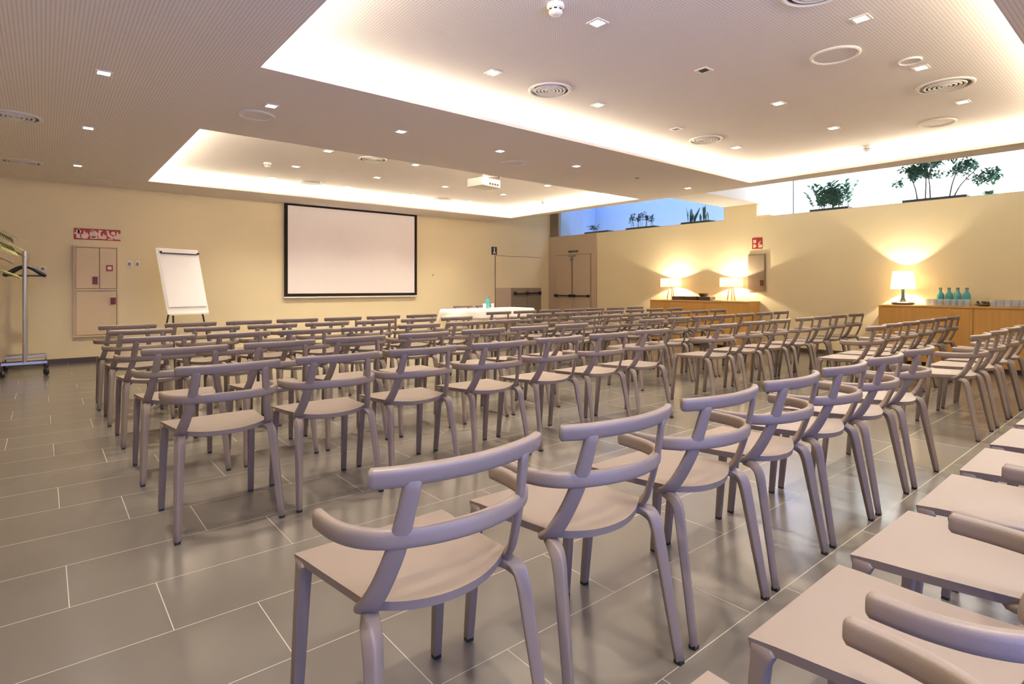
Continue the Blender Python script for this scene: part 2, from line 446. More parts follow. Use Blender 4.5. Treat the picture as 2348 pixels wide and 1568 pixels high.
# ------------------------------------------------------------------ chairs
def make_chair():
    t = thing('side_chair', 'taupe plastic chair', 'chair')
    ch = M['chair']
    # seat: straight front, sides drawing in, bowed rear edge, shallow dish
    m = MB(); nu, nv = 16, 14; zt = .445; top = []; bot = []
    def outline(u, v):                       # u -1..1, v 0 (rear) .. 1 (front)
        hw = .186+.030*v**1.2
        yb = -.128-.066*(1-u*u)
        y = yb+(.205-yb)*v
        return hw*u, y
    for j in range(nv+1):
        for i in range(nu+1):
            u = -1+2*i/nu; v = j/nv
            x, y = outline(u, v)
            dish = -.014*(1-u*u)*math.sin(PI*min(1, v*1.05))**.8 + .012*(abs(u)**3)*(1-v)**2 - .003*max(0, v-.85)/.15
            top.append((x, y, zt+dish))
            e = 1 if i in (0, nu) or j in (0, nv) else 0
            bot.append((x*.985, y*.985 if j in (0, nv) else y, zt+dish-.024 if not e else zt+dish-.021))
    n = len(top); W = nu+1; vs = top+bot; fs = []
    for j in range(nv):
        for i in range(nu):
            a = j*W+i; fs.append((a, a+1, a+W+1, a+W)); fs.append((n+a, n+a+W, n+a+W+1, n+a+1))
    for i in range(nu):
        fs.append((i, n+i, n+i+1, i+1)); a = nv*W+i; fs.append((a, a+1, n+a+1, n+a))
    for j in range(nv):
        a = j*W; fs.append((a, a+W, n+a+W, n+a)); a = j*W+nu; fs.append((a, n+a, n+a+W, a+W))
    m.add(vs, fs)
    m.build('seat', ch, t, smooth=True)
    # top rail
    path = spline([(-.214, -.209, .733), (-.16, -.238, .735), (-.08, -.259, .736), (0, -.266, .736), (.08, -.259, .736), (.16, -.238, .735), (.214, -.209, .733)], 5)
    MB().sweep(path, (.042, .025), (0, -.25, 1), expo=3.2).build('top_rail', ch, t, smooth=True)
    # arm rail: one curved bar ending in two short arms
    path = spline([(-.239, -.008, .603), (-.237, -.075, .602), (-.220, -.142, .603), (-.180, -.198, .605), (-.10, -.240, .607), (0, -.256, .608),
                   (.10, -.240, .607), (.180, -.198, .605), (.220, -.142, .603), (.237, -.075, .602), (.239, -.008, .603)], 5)
    MB().sweep(path, (.041, .025), (0, 0, 1), expo=3.2).build('arm_rail', ch, t, smooth=True)
    for s in (-1, 1):
        # upright blade curving up out of the rear seat corner
        ctr = spline([(s*.160, -.085, .428), (s*.184, -.118, .436), (s*.184, -.150, .462), (s*.172, -.180, .515), (s*.157, -.214, .600), (s*.143, -.246, .725)], 5)
        wid = lerp_list([(.034, .020), (.044, .022), (.044, .020), (.042, .019), (.040, .019), (.036, .018)], len(ctr))
        ax = lerp_list([(s*.5, -.8, .1), (s*.72, .62, 0), (s*.75, .60, 0), (s*.78, .56, 0), (s*.80, .53, 0), (s*.88, .40, 0)], len(ctr))
        MB().sweep(ctr, wid, ax, expo=3.).build('upright', ch, t, smooth=True)
        # rear leg with a rounded knee under the seat corner
        ctr = spline([(s*.168, -.112, .424), (s*.186, -.146, .425), (s*.194, -.170, .413), (s*.197, -.183, .384), (s*.201, -.197, .31), (s*.217, -.249, .012)], 5)
        wid = lerp_list([(.034, .020), (.036, .026), (.037, .033), (.036, .033), (.034, .030), (.026, .023)], len(ctr))
        lg = MB().sweep(ctr, wid, (s*.8, -.55, 0), expo=6).build('leg', ch, t, smooth=True)
        MB().box(s*.217-.011, s*.217+.011, -.260, -.238, 0, .012).build('foot_cap', M['black'], lg)
        # front leg
        ctr = [Vector((s*.199, .179, .429)), Vector((s*.199, .182, .416)), Vector((s*.199, .187, .395)), Vector((s*.201, .193, .33)), Vector((s*.207, .221, .012))]
        wid = [(.033, .046), (.033, .041), (.033, .032), (.032, .031), (.026, .024)]
        lg = MB().sweep(ctr, wid, (1, 0, 0), expo=8).build('leg', ch, t, smooth=True)
        MB().box(s*.207-.011, s*.207+.011, .210, .232, 0, .012).build('foot_cap', M['black'], lg)
    remember(t)
    return t
CH = make_chair(); used = [0]
def place_chair(x, y, rz, label, group):
    if not used[0]:
        used[0] = 1; CH.location = (x, y, 0); CH.rotation_euler = (0, 0, rz); CH['label'] = label; CH['group'] = group; return
    dup(CH, (x, y, 0), rz, label, group)

ROWS = [   # (y, left block x list, right block x list)
    (6.44, [.60, 1.11, 1.64, 2.14, 2.66, 3.15, 3.69], [5.00, 5.47, 5.92, 6.38, 6.94, 7.46, 8.0]),
    (5.68, [.615, 1.14, 1.65, 2.2, 2.65, 3.21, 3.70], [5.09, 5.50, 6.05, 6.58, 7.04, 7.45, 7.98]),
    (4.86, [.63, 1.15, 1.65, 2.18, 2.73, 3.28, 3.74], [5.10, 5.55, 6.03, 6.51, 7.01, 7.42, 7.96]),
    (3.95, [.64, 1.17, 1.69, 2.23, 2.82, 3.32, 3.84], [5.13, 5.66, 6.18, 6.62, 7.08, 7.54, 8.04]),
    (3.03, [.655, 1.18, 1.69, 2.235, 2.78, 3.30, 3.85], [4.94, 5.55, 6.10, 6.72, 7.18, 7.69, 8.25]),
    (2.03, [], [5.77, 6.25, 6.76, 7.30, 7.83, 8.30]),
    (1.21, [.693, 1.22, 1.745, 2.26, 2.785, 3.31, 3.865], [5.32, 5.93, 6.50, 6.96]),
    (.327, [.658, 1.235, 1.742, 2.246, 2.75, 3.254, 3.79], []),
]
rr = random.Random(3)
for r, (y, L, R_) in enumerate(ROWS):
    rown = ['front row by the screen', 'second row from the screen', 'third row from the screen', 'fourth row from the screen', 'fifth row from the screen',
            'short sixth row', 'seventh row from the screen', 'last row nearest the camera'][r]
    for blk, xs in (('left', L), ('right', R_)):
        if xs:
            mid = sum(xs)/len(xs); ys_ = sorted(xs)
            for q in range(60):
                for i in range(len(ys_)-1):
                    g_ = .505-(ys_[i+1]-ys_[i])
                    if g_ > 0: ys_[i] -= g_/2; ys_[i+1] += g_/2
            xs = ys_
        for k, x in enumerate(xs):
            rz = rr.uniform(-.02, .02)
            if r == 6 and blk == 'left': rz = [.008, -.03, -.02, .0, -.01, .01, .01][k]
            if r == 4 and blk == 'left' and k == 0: rz = .008
            pos = 'leftmost' if k == 0 else ('rightmost' if k == len(xs)-1 else ORD[k+1]+' from left')
            lab = 'taupe open-back chair, %s in the %s, %s block' % (pos, rown, blk)
            place_chair(x, y+(0 if r > 5 else rr.uniform(-.012, .012)), rz, lab, 'taupe audience chairs in the %s block' % blk)
for x, y, l in ((6.09, 8.56, 'left'), (6.62, 8.58, 'right')):
    place_chair(x, y, PI, 'taupe chair behind the white table facing the audience, %s of the pair' % l, "speakers' chairs behind the table")

# ------------------------------------------------------------------ speakers' table
TX0, TX1, TY0, TY1, TZ = 5.24, 6.86, 7.62, 8.22, .712
t = thing('folding_table', "rectangular speakers' table hidden under the white cloth before the far wall", 'table', ((TX0+TX1)/2, (TY0+TY1)/2, 0))
hx, hy = (TX1-TX0)/2, (TY1-TY0)/2
MB().box(-hx, hx, -hy, hy, TZ-.03, TZ).build('tabletop', M['woodlight'], t, bevel=.004)
for sx in (-1, 1):
    for sy in (-1, 1):
        MB().bar((sx*(hx-.12), sy*(hy-.08), 0), (sx*(hx-.12), sy*(hy-.08), TZ-.03), .03, .03).build('leg', M['steel'], t)
m = MB(); o = .15; nx, ny = 60, 30; g = []
for j in range(ny+1):
    for i in range(nx+1):
        x = (-hx-o)+(2*hx+2*o)*i/nx; y = (-hy-o)+(2*hy+2*o)*j/ny
        dx = max(0, abs(x)-hx); dy = max(0, abs(y)-hy); dr = math.hypot(dx, dy)
        wob = .012*math.sin(x*17+y*9)*dr/o
        px = max(-hx, min(hx, x))+math.copysign(min(dx, .008)+dx*.10+(wob if dx else 0), x)*(1 if dx else 0)
        py = max(-hy, min(hy, y))+math.copysign(min(dy, .008)+dy*.10+(wob if dy else 0), y)*(1 if dy else 0)
        g.append((px, py, TZ+.004-dr*(1.05 if not (dx and dy) else 1.15)))
W = nx+1
m.add(g, [(j*W+i, j*W+i+1, (j+1)*W+i+1, (j+1)*W+i) for j in range(ny) for i in range(nx)])
cl = m.build('tablecloth', M['cloth'], smooth=True, loc=((TX0+TX1)/2, (TY0+TY1)/2, 0))
sol = cl.modifiers.new('thick', 'SOLIDIFY'); sol.thickness = .003; sol.offset = 1
tag(cl, "white tablecloth draped over the speakers' table before the far wall", 'tablecloth')

BOT = [(.034, 0), (.037, .006), (.037, .115), (.033, .14), (.016, .165), (.0145, .185), (.0145, .2)]
def bottle(loc, label, group=None, s=1., w=1.):
    b = thing('glass_bottle', label, 'bottle', loc, 0, group)
    MB().lathe([(r*w, z*s) for r, z in BOT], 20).build('bottle_body', M['tealb'], b, smooth=True)
    MB().lathe([(.0165*w, .198*s), (.0165*w, .22*s)], 16).build('bottle_cap', M['grey'], b, smooth=True)
    return b
def tumbler(name='drinking_glass'):
    return MB().lathe([(.026, 0), (.031, .085), (.033, .09), (.029, .087), (.0245, .006)], 14)
bottle((6.07, 7.98, TZ+.005), "teal water bottle standing on the white speakers' table")
GL = None
for x, l in ((5.98, 'left'), (6.16, 'right')):
    if GL is None:
        GL = tumbler().build('drinking_glass', M['clear'], smooth=True); q = GL
    else:
        q = GL.copy(); C.objects.link(q)
    q.location = (x, 7.95, TZ+.0055); tag(q, "clear tumbler on the speakers' table, just %s of the teal bottle" % l, 'glass', "tumblers on the speakers' table")

# ------------------------------------------------------------------ far wall things
s = thing('projection_screen', 'large blank projection screen with black border on the far wall', 'screen', (4.65, Y1-.04, 1.77))
MB().box(-1.295, 1.295, -.012, .0395, -.795, .80).build('screen_surface', M['screen'], s)
m = MB(); w_, h0, h1 = 1.345, -.84, .826
m.box(-w_, -1.29, -.018, .012, h0, h1); m.box(1.29, w_, -.018, .012, h0, h1)
m.box(-1.29, 1.29, -.018, .012, h0, -.79); m.box(-1.29, 1.29, -.018, .012, .795, h1)
m.build('border', M['frame'], s)
MB().lathe([(.016, -1.35), (.016, 1.35)], 12).build('weight_bar', M['white'], s, smooth=True, rot=(0, PI/2, 0), loc=(0, -.005, -.862))

# fire hose cabinet
x0, x1, z0, z1 = .328, .864, .368, 1.703; yf = Y1-.03
c = thing('fire_hose_cabinet', 'tall cream metal fire cabinet with three doors beneath the red sign', 'cabinet', (x0, Y1, z0))
def B(a, b, y0, y1, p, q): return MB().box(a-x0, b-x0, y0-Y1, y1-Y1, p-z0, q-z0)
m = B(x0, x0+.03, yf-.012, Y1, z0, z1); m.v += []; 
for a in ((x1-.012, x1, z0, z1), (x0+.03, x1-.012, z1-.02, z1), (x0+.03, x1-.012, z0, z0+.02), (x0+.03, x1-.012, 1.045, 1.07)):
    q = B(a[0], a[1], yf-.012, Y1, a[2], a[3]); m.add(q.v, q.f)
m.build('cabinet_frame', M['cab'], c)
B(x0+.002, x1-.002, Y1-.010, Y1, z0+.002, z1-.002).build('cabinet_back', M['taupe'], c)  # darker tone puts the shade of the door gaps into the backing
B(x0-.004, x0+.022, yf-.014, Y1, z0, z1).build('shadow_strip', M['taupe'], c)  # darker strip stands in for the shadow along the left edge
for (a, b, p, q_, hs) in ((.364, .634, 1.078, 1.674, (.556, .616, 1.14, 1.252)), (.643, .846, 1.078, 1.674, None), (.364, .846, .395, 1.036, (.770, .835, .842, .94))):
    dd = B(a, b, yf-.006, Y1-.004, p, q_).build('cabinet_door', M['cab'], c, bevel=.003)
    if hs:
        B(hs[0], hs[1], yf-.03, yf-.006, hs[2], hs[3]).build('handle', M['redb'], dd, bevel=.005)
    else:
        B(.719, .80, yf-.016, yf-.006, 1.337, 1.425).build('call_point', M['red'], dd, bevel=.004)
        B(.735, .785, yf-.019, yf-.016, 1.358, 1.405).build('call_button', M['white'], dd)

# pictogram helper in a local frame: u right, v up, w out of the sign
def flat(poly, fr, d0=.003, d1=.0045):
    o, ux, wx = fr; m = MB(); n = len(poly)
    P = lambda u, v, w: (o[0]+ux[0]*u+wx[0]*w, o[1]+ux[1]*u+wx[1]*w, o[2]+v)
    vs = [P(u, v, d0) for u, v in poly]+[P(u, v, d1) for u, v in poly]
    m.add(vs, [tuple(range(n)), tuple(range(n, 2*n))[::-1]]+[(i, (i+1) % n, n+(i+1) % n, n+i) for i in range(n)])
    return m
def disc(u, v, r, n=14): return [(u+r*math.cos(2*PI*k/n), v+r*math.sin(2*PI*k/n)) for k in range(n)]
def rect(u0, u1, v0, v1): return [(u0, v0), (u1, v0), (u1, v1), (u0, v1)]
def flame(u, v, s):
    return [(u-.3*s, v), (u-.45*s, v+.3*s), (u-.3*s, v+.55*s), (u-.18*s, v+.42*s), (u-.05*s, v+s), (u+.18*s, v+.62*s), (u+.25*s, v+.75*s), (u+.45*s, v+.35*s), (u+.3*s, v)]
def sign(name, label, cat, loc, size, fr, polys, mat, pic):
    o = thing(name, label, cat, loc)
    flat(rect(0, size[0], 0, size[1]), fr, .001, .005).build('sign_plate', mat, o)
    m = MB()
    for p in polys:
        q = flat(p, fr, .005, .0065); m.add(q.v, q.f)
    m.build('pictogram', pic, o)
    return o
FRF = ((0, 0, 0), (1, 0, 0), (0, -1, 0)); FRR = ((0, 0, 0), (0, -1, 0), (-1, 0, 0))
pp = []
# hand pressing a fire alarm button + flame
pp += [rect(.03, .085, .02, .08), disc(.057, .115, .03), rect(.006, .04, .075, .1), rect(.045, .068, .08, .155), flame(.125, .02, .12), rect(.10, .15, .012, .024)]
# extinguisher and hose reel
pp += [disc(.235, .085, .052), rect(.19, .28, .018, .05), [(.195, .13), (.23, .155), (.22, .11)], rect(.288, .318, .02, .12), rect(.292, .312, .12, .15), rect(.31, .335, .125, .145), flame(.352, .018, .09)]
# handset, bell and flame
pp += [[(.385, .15), (.41, .15), (.43, .09), (.47, .06), (.48, .035), (.44, .03), (.40, .07)], disc(.47, .11, .028), rect(.40, .47, .012, .028), flame(.525, .02, .125)]
sign('fire_equipment_sign', 'long red fire equipment sign above the cream cabinet', 'sign', (.338, Y1, 1.795), (.56, .165), FRF, pp, M['red'], plain('sign_white', srgb(244, 214, 184), .5))
pp = [rect(.02, .075, .105, .165), rect(.02, .05, .02, .085), [(.05, .02), (.085, .05), (.05, .085)], rect(.115, .14, .02, .09), disc(.1275, .1, .014), flame(.16, .02, .07), rect(.135, .165, .12, .135)]
sign('fire_equipment_sign', 'small square red sign above the grey wall cabinet', 'sign', (X1, 5.058, 1.785), (.187, .197), FRR, pp, M['red'], bpy.data.materials['sign_white'])
pp = [disc(.085, .15, .018), rect(.07, .1, .06, .13), rect(.05, .12, .045, .06), rect(.05, .07, .02, .045), rect(.1, .12, .02, .045)]
sign('exit_sign', 'small dark pictogram sign beside the cream panelled doorway', 'sign', (8.0, Y1, 1.85), (.16, .185), FRF, pp, M['dark'], M['white'])
pp = [rect(.03, .1, .015, .045), rect(.13, .16, .012, .05), [(.2, .012), (.25, .03), (.2, .05)], rect(.27, .32, .015, .045)]
sign('exit_sign', 'narrow grey exit sign above the taupe double doors', 'sign', (X1-.03, 9.68, 1.925), (.34, .06), FRR, pp, plain('dull_green', srgb(132, 126, 100), .6), M['dark'])

for x, l in ((.982, 'left'), (1.085, 'right')):
    o = thing('wall_switch', 'small wall control panel between fire cabinet and flipchart, %s one' % l, 'switch', (x, Y1, 1.405), 0, 'wall control panels')
    MB().box(0, .052, -.012, 0, 0, .098).build('cover_plate', M['white'], o, bevel=.003)
    MB().box(.012, .042, -.018, -.012, .02, .07).build('rocker', M['grey'], o, bevel=.002)
o = thing('wall_switch', 'pale socket plate on far wall behind the coat rack', 'switch', (-.045, Y1, 1.32))
MB().box(0, .072, -.012, 0, 0, .072).build('cover_plate', M['white'], o, bevel=.003)
MB().box(.018, .054, -.014, -.012, .018, .054).build('socket', M['grey'], o)
o = thing('wall_sensor', 'tiny white sensor knob on far wall right of the screen', 'sensor', (6.42, Y1, 1.355))
MB().lathe([(.02, 0), (.02, .012), (.012, .02)], 16).build('sensor_body', M['white'], o, smooth=True, rot=(PI/2, 0, 0))
MB().box(-.012, .002, -.024, -.018, .002, .018).build('sensor_eye', M['redb'], o)

# flipchart easel
f = thing('flipchart_easel', 'white flipchart easel with blank paper pad left of the screen', 'flipchart', (1.49, 8.945, 0), .381)
TILT = .288
board = MB().box(-.29, .29, -.012, .012, 0, .937).build('board', M['white'], f, bevel=.006, loc=(0, -.13, .731), rot=(-TILT, 0, 0))
pd = MB().box(-.265, .265, -.026, -.013, .085, .865).build('paper_pad', M['paper'], f, loc=(0, -.13, .731), rot=(-TILT, 0, 0))
MB().box(-.26, .255, -.0285, -.0262, .088, .094).build('page_edge', M['grey'], pd)
cb = MB().box(-.27, .27, -.04, -.012, .862, .915).build('clamp_bar', M['white'], f, bevel=.006, loc=(0, -.13, .731), rot=(-TILT, 0, 0))
MB().box(-.255, .255, -.043, -.030, .850, .862).build('clamp_strip', M['dark'], cb)
for s_ in (-1, 1): MB().lathe([(.016, 0), (.016, .02)], 12, (s_*.262, -.05, .855)).build('clamp_knob', M['black'], cb)
for s_ in (-1, 1):
    MB().tube([(s_*.2, -.105, .80), (s_*.27, -.27, .0)], .011).build('leg', M['dark'], f)
MB().tube([(0, .11, 1.5), (0, .55, 0)], .011).build('leg', M['dark'], f)
MB().box(-.27, .27, -.05, .0, -.010, .0).build('pen_tray', M['white'], f, loc=(0, -.135, .730))

# coat rack with hangers (runs away from the camera)
RX, RY = -.178, 9.12
r = thing('coat_rack', 'chrome wheeled coat rack at the left end of the far wall', 'coat rack', (RX, RY, 0))
for y in (0, .8):
    MB().tube([(0, y, .17), (0, y, 1.54)], .022, 14).build('pole', M['steel'], r, smooth=True)
MB().tube([(0, 0, 1.45), (0, .8, 1.45)], .014, 12).build('hanging_rail', M['steel'], r, smooth=True)
for y in (0, .8):
    m = MB(); m.bar((-.215, y, .165), (.215, y, .165), .03, .03); m.build('foot_bar', M['steel'], r)
    for s_ in (-1, 1):
        cst = MB().bar((s_*.205, y, .08), (s_*.205, y, .155), .014, .014).build('caster', M['dark'], r)
        MB().lathe([(.04, -.012), (.042, 0), (.04, .012)], 18).build('wheel', M['black'], cst, smooth=True, loc=(s_*.205, y, .042), rot=(0, PI/2, .5))
m = MB()
for x in (-.2, 0, .2): m.tube([(x, 0, .20), (x, .8, .20)], .007)
m.tube([(-.2, .8, .20), (.2, .8, .20)], .007); m.tube([(-.2, 0, .23), (.2, 0, .23)], .007)
m.build('shoe_shelf', M['steel'], r)
HG = None
for k in range(6):
    y = RY+.07+.11*k
    if HG is None:
        HG = thing('coat_hanger', '', 'hanger')
        m = MB()
        for s_ in (-1, 1):
            pts = spline([(0, 0, -.085), (s_*.07, 0, -.115), (s_*.15, 0, -.175), (s_*.195, 0, -.205)], 4)
            m.sweep(pts, lerp_list([(.024, .026), (.034, .036), (.044, .046), (.036, .036)], len(pts)), (0, 0, 1), expo=2.6, seg=10)
        m.bar((-.17, 0, -.205), (.17, 0, -.205), .012, .012)
        m.build('hanger_body', M['black'], HG, smooth=True)
        a = [(.0235*math.cos(q), 0, .0235*math.sin(q)) for q in [PI*1.05-k_*PI*1.15/10 for k_ in range(11)]]
        a = [(.0235, 0, -.004)] and a + [(0.012, 0, -.03), (0, 0, -.05), (0, 0, -.09)]
        MB().tube(a, .003, 6).build('hook', M['steel'], HG)
        remember(HG); q = HG
    else:
        q = dup(HG, (0, 0, 0), 0, '')
    q.location = (RX, y, 1.448); q.rotation_euler = (0, 0, rr.uniform(-.16, .16))
    q['label'] = 'black coat hanger on the chrome rack, %s along the rail from the camera end' % ORD[k+1]; q['group'] = 'black hangers on the coat rack'

# ------------------------------------------------------------------ right wall things
c = thing('extinguisher_cabinet', 'grey metal wall cabinet under the square red sign', 'cabinet', (X1, 5.123, 1.02))
MB().box(-.03, 0, -.314, 0, 0, .67).build('cabinet_frame', M['cab2'], c, bevel=.003)
dd = MB().box(-.037, -.03, -.302, -.02, .02, .65).build('cabinet_door', M['cab2'], c, bevel=.002)
MB().box(-.056, -.037, -.285, -.235, .10, .20).build('handle', M['redb'], dd, bevel=.004)

def sideboard(name, label, ya, yb, h, splits):
    """ya > yb : runs along the right wall"""
    o = thing(name, label, 'sideboard', (9.42, yb, 0))
    L = ya-yb; dp = X1-.002-9.42
    MB().box(.02, dp, 0, L, .05, h-.025).build('carcass', M['wood'], o)
    MB().box(-.01, dp, -.005, L+.005, h-.025, h).build('worktop', M['woodtop'], o, bevel=.003)
    MB().box(.06, dp, .03, L-.03, 0, .05).build('plinth', M['base'], o)
    ed = [0]+[s_-yb for s_ in splits]+[L]
    for a, b in zip(ed[:-1], ed[1:]):
        d_ = MB().box(0, .02, a+.003, b-.003, .055, h-.03).build('door', M['wood'], o, bevel=.002)
    return o
sideboard('sideboard', 'oak sideboard with two lamps against the right wall near the doors', 6.97, 4.925, .846, [5.75, 6.53])
sideboard('sideboard', 'long oak sideboard with bottles and glasses, at the right edge', 2.92, -.6, .843, [.74, 1.825])
H1, H2 = .846, .843

LAMPL = []
def drum_lamp(y, label):
    o = thing('table_lamp', label, 'lamp', (9.63, y, H1+.006))
    sh = MB(); R_ = .20; n = 32; z0_, z1_ = .25, .415
    v = []; fcs = []
    for rr_, z in ((R_, z0_), (R_, z1_), (R_-.004, z1_), (R_-.004, z0_)):
        for k in range(n): v.append((rr_*math.cos(2*PI*k/n), rr_*math.sin(2*PI*k/n), z))
    for i in range(4):
        for k in range(n): fcs.append((i*n+k, i*n+(k+1) % n, ((i+1) % 4)*n+(k+1) % n, ((i+1) % 4)*n+k))
    sh.add(v, fcs); sh.build('lamp_shade', M['shade'], o, smooth=True)
    for k in range(3):
        a = 2*PI*k/3+.4
        MB().bar((.075*math.cos(a), .075*math.sin(a), 0), (.035*math.cos(a), .035*math.sin(a), .27), .016, .016).build('leg', M['woodlight'], o)
    m = MB(); m.lathe([(.05, .262), (.05, .272)], 16); m.lathe([(.008, .27), (.008, .28)], 10)
    for k in range(3):
        a = 2*PI*k/3+.4; m.bar((0, 0, .268), (.196*math.cos(a), .196*math.sin(a), .268), .005, .005)
    m.build('fitting', M['dark'], o)
    MB().lathe([(.012, .275), (.022, .29), (.024, .305), (.016, .322), (.004, .328)], 16).build('bulb', M['bulb'], o, smooth=True)
    LAMPL.append((9.63, y, H1+.346, 1.))
drum_lamp(6.62, 'white drum-shade lamp on a wooden tripod, left on the far sideboard')
drum_lamp(5.335, 'white drum-shade lamp on a wooden tripod, right on the far sideboard by the cabinet')
o = thing('table_lamp', 'tapered white shade lamp on dark stem and disc base, near sideboard', 'lamp', (9.63, 2.67, H2))
m = MB(); n = 32; v = []; fcs = []
for rr_, z in ((.155, .225), (.128, .485), (.124, .485), (.151, .225)):
    for k in range(n): v.append((rr_*math.cos(2*PI*k/n), rr_*math.sin(2*PI*k/n), z))
for i in range(4):
    for k in range(n): fcs.append((i*n+k, i*n+(k+1) % n, ((i+1) % 4)*n+(k+1) % n, ((i+1) % 4)*n+k))
m.add(v, fcs); m.build('lamp_shade', M['shade'], o, smooth=True)
MB().lathe([(.115, 0), (.14, .008), (.142, .024), (.13, .034), (.05, .04), (.038, .05), (.022, .1), (.018, .18), (.02, .24)], 32).build('lamp_base', M['black'], o, smooth=True)
m = MB(); m.lathe([(.008, .24), (.008, .285)], 10)
for k in range(3):
    a = 2*PI*k/3; m.bar((0, 0, .262), (.149*math.cos(a), .149*math.sin(a), .262), .004, .004)
m.build('fitting', M['dark'], o)
MB().lathe([(.012, .28), (.024, .30), (.026, .32), (.018, .338), (.004, .345)], 16).build('bulb', M['bulb'], o, smooth=True)
LAMPL.append((9.63, 2.67, H2+.363, 1.2))

# baskets and bowl on the far sideboard
for k, y in enumerate((6.39, 6.10, 5.81)):
    o = thing('snack_box', 'low dark box on the far sideboard between the lamps, %s' % ('leftmost', 'middle of three', 'rightmost, carrying the bowl')[k], 'box', (9.6, y, H1), 0, 'dark boxes on the far sideboard')
    m = MB(); m.box(-.09, .09, -.12, .12, 0, .006)
    m.box(-.09, -.082, -.12, .12, 0, .07); m.box(.082, .09, -.12, .12, 0, .07); m.box(-.082, .082, -.12, -.112, 0, .07); m.box(-.082, .082, .112, .12, 0, .07)
    m.build('box_shell', M['choc'], o)
    m = MB()
    for q in range(5): m.box(-.075, .075, -.105+.042*q, -.075+.042*q, .006, .062+.01*(q % 2))
    m.build('packets', M['grey'], o)
o = MB().lathe([(.05, 0), (.075, .02), (.092, .06), (.086, .06), (.068, .024), (.04, .008)], 24).build('bowl', M['choc'], smooth=True, loc=(9.6, 5.88, H1+.0725)); tag(o, 'dark round bowl set on top of the rightmost dark box', 'bowl')
o = MB().lathe([(.05, 0), (.085, .012), (.08, .014), (.045, .004)], 24).build('plate', M['white'], smooth=True, loc=(9.6, 5.60, H1)); tag(o, 'small pale plate on the far sideboard beside the right lamp', 'plate')

# bottles, glasses, tongs dish on the near sideboard
for k, y in enumerate((2.235, 2.137, 2.039, 1.941)):
    bottle((9.68, y, H2), 'teal glass water bottle on the near sideboard, %s of four' % ('leftmost', 'second', 'third', 'rightmost')[k], 'teal bottles on the near sideboard', 1.12, 1.22)
def glass_block(ys, xs, label, group):
    for y in ys:
        for x in xs:
            q = GL.copy(); C.objects.link(q); q.location = (x, y, H2)
            tag(q, label, 'glass', group)
glass_block([2.33-.072*k for k in range(7)], [9.46, 9.535], 'clear tumbler in the rows standing before the teal bottles', 'tumblers before the bottles')
glass_block([1.63-.075*k for k in range(10)], [9.46, 9.54, 9.62], 'clear tumbler in the wide block at right on the near sideboard', 'tumblers at right of the near sideboard')
o = thing('sugar_dish', 'shallow dish of dark sachets between bottles and glasses', 'dish', (9.70, 1.765, H2))
MB().lathe([(.05, 0), (.1, .022), (.104, .03), (.098, .028), (.045, .008)], 24).build('dish', M['steel'], o, smooth=True)
m = MB(); r2 = random.Random(5)
for k in range(16):
    a = r2.uniform(0, 6.28); q = r2.uniform(0, .065); x, y = q*math.cos(a), q*math.sin(a)
    m.bar((x-.02, y-.012, .02+r2.uniform(0, .02)), (x+.02, y+.012, .03+r2.uniform(0, .035)), .022, .007)
m.build('sachets', M['dark'], o)

# ------------------------------------------------------------------ ceiling fittings
DLP = None
def downlight(x, y, z, label, lit=True):
    global DLP
    if DLP is None:
        DLP = {}
    if lit not in DLP:
        o = thing('downlight', label, 'ceiling light', (x, y, z), 0, 'square recessed downlights')
        m = MB(); a, b = .052, .036
        m.box(-a, a, -a, -b, -.006, 0); m.box(-a, a, b, a, -.006, 0); m.box(-a, -b, -b, b, -.006, 0); m.box(b, a, -b, b, -.006, 0)
        m.build('trim_ring', M['white'], o)
        MB().box(-b, b, -b, b, -.0035, -.001).build('lens', M['dl'] if lit else M['black'], o)
        DLP[lit] = o; remember(o)
    else:
        o = dup(DLP[lit], (x, y, z), 0, label)
    return o
for k, y in enumerate((1.1, 3.0)):  # extra pair out of view overhead, added to light the nearest seats
    downlight(.325, y, ZC, 'added unseen downlight in the left ceiling margin beside the near recess, %s from camera' % ('first', 'second')[k])
for k, y in enumerate((4.86, 6.64, 8.78)):
    downlight(.325, y, ZC, 'glowing downlight in the left ceiling margin, %s' % ('level with the band between the recesses', 'above the left half, midway to the far wall', 'nearest to the far wall')[k])
for k, x in enumerate((1.45, 2.65, 3.87, 5.08, 7.51)):
    downlight(x, 4.86, ZC, 'glowing downlight in the ceiling band between the recesses, %s from left' % ORD[k+1])
for k, x in enumerate((.325, 1.45, 2.65, 3.87, 5.08, 6.28)):  # unseen row at the camera end, added to brighten the last chairs
    downlight(x, -.15, ZC, 'added unseen downlight in the ceiling strip over the last chairs, %s from left' % ORD[k+1])
downlight(6.28, 4.86, ZC, 'dark unlit square fitting in the ceiling band between the recesses', False)
XS = (2.74, 3.98, 5.23, 6.49)
for rec, ys in (('near', (3.53, 2.435, 1.33)), ('far', (9.13, 8.06, 6.885))):
    for j, y in enumerate(ys):
        for k, x in enumerate(XS):
            lit = not (rec == 'near' and j == 1 and k == 1) and not (rec == 'near' and j == 0 and k == 2)
            lab = '%s downlight in the %s ceiling recess, %s from left in its %s row' % ('glowing' if lit else 'dark', rec, ORD[k+1], ('far', 'middle', 'near')[j])
            downlight(x, y, ZU, lab, lit)
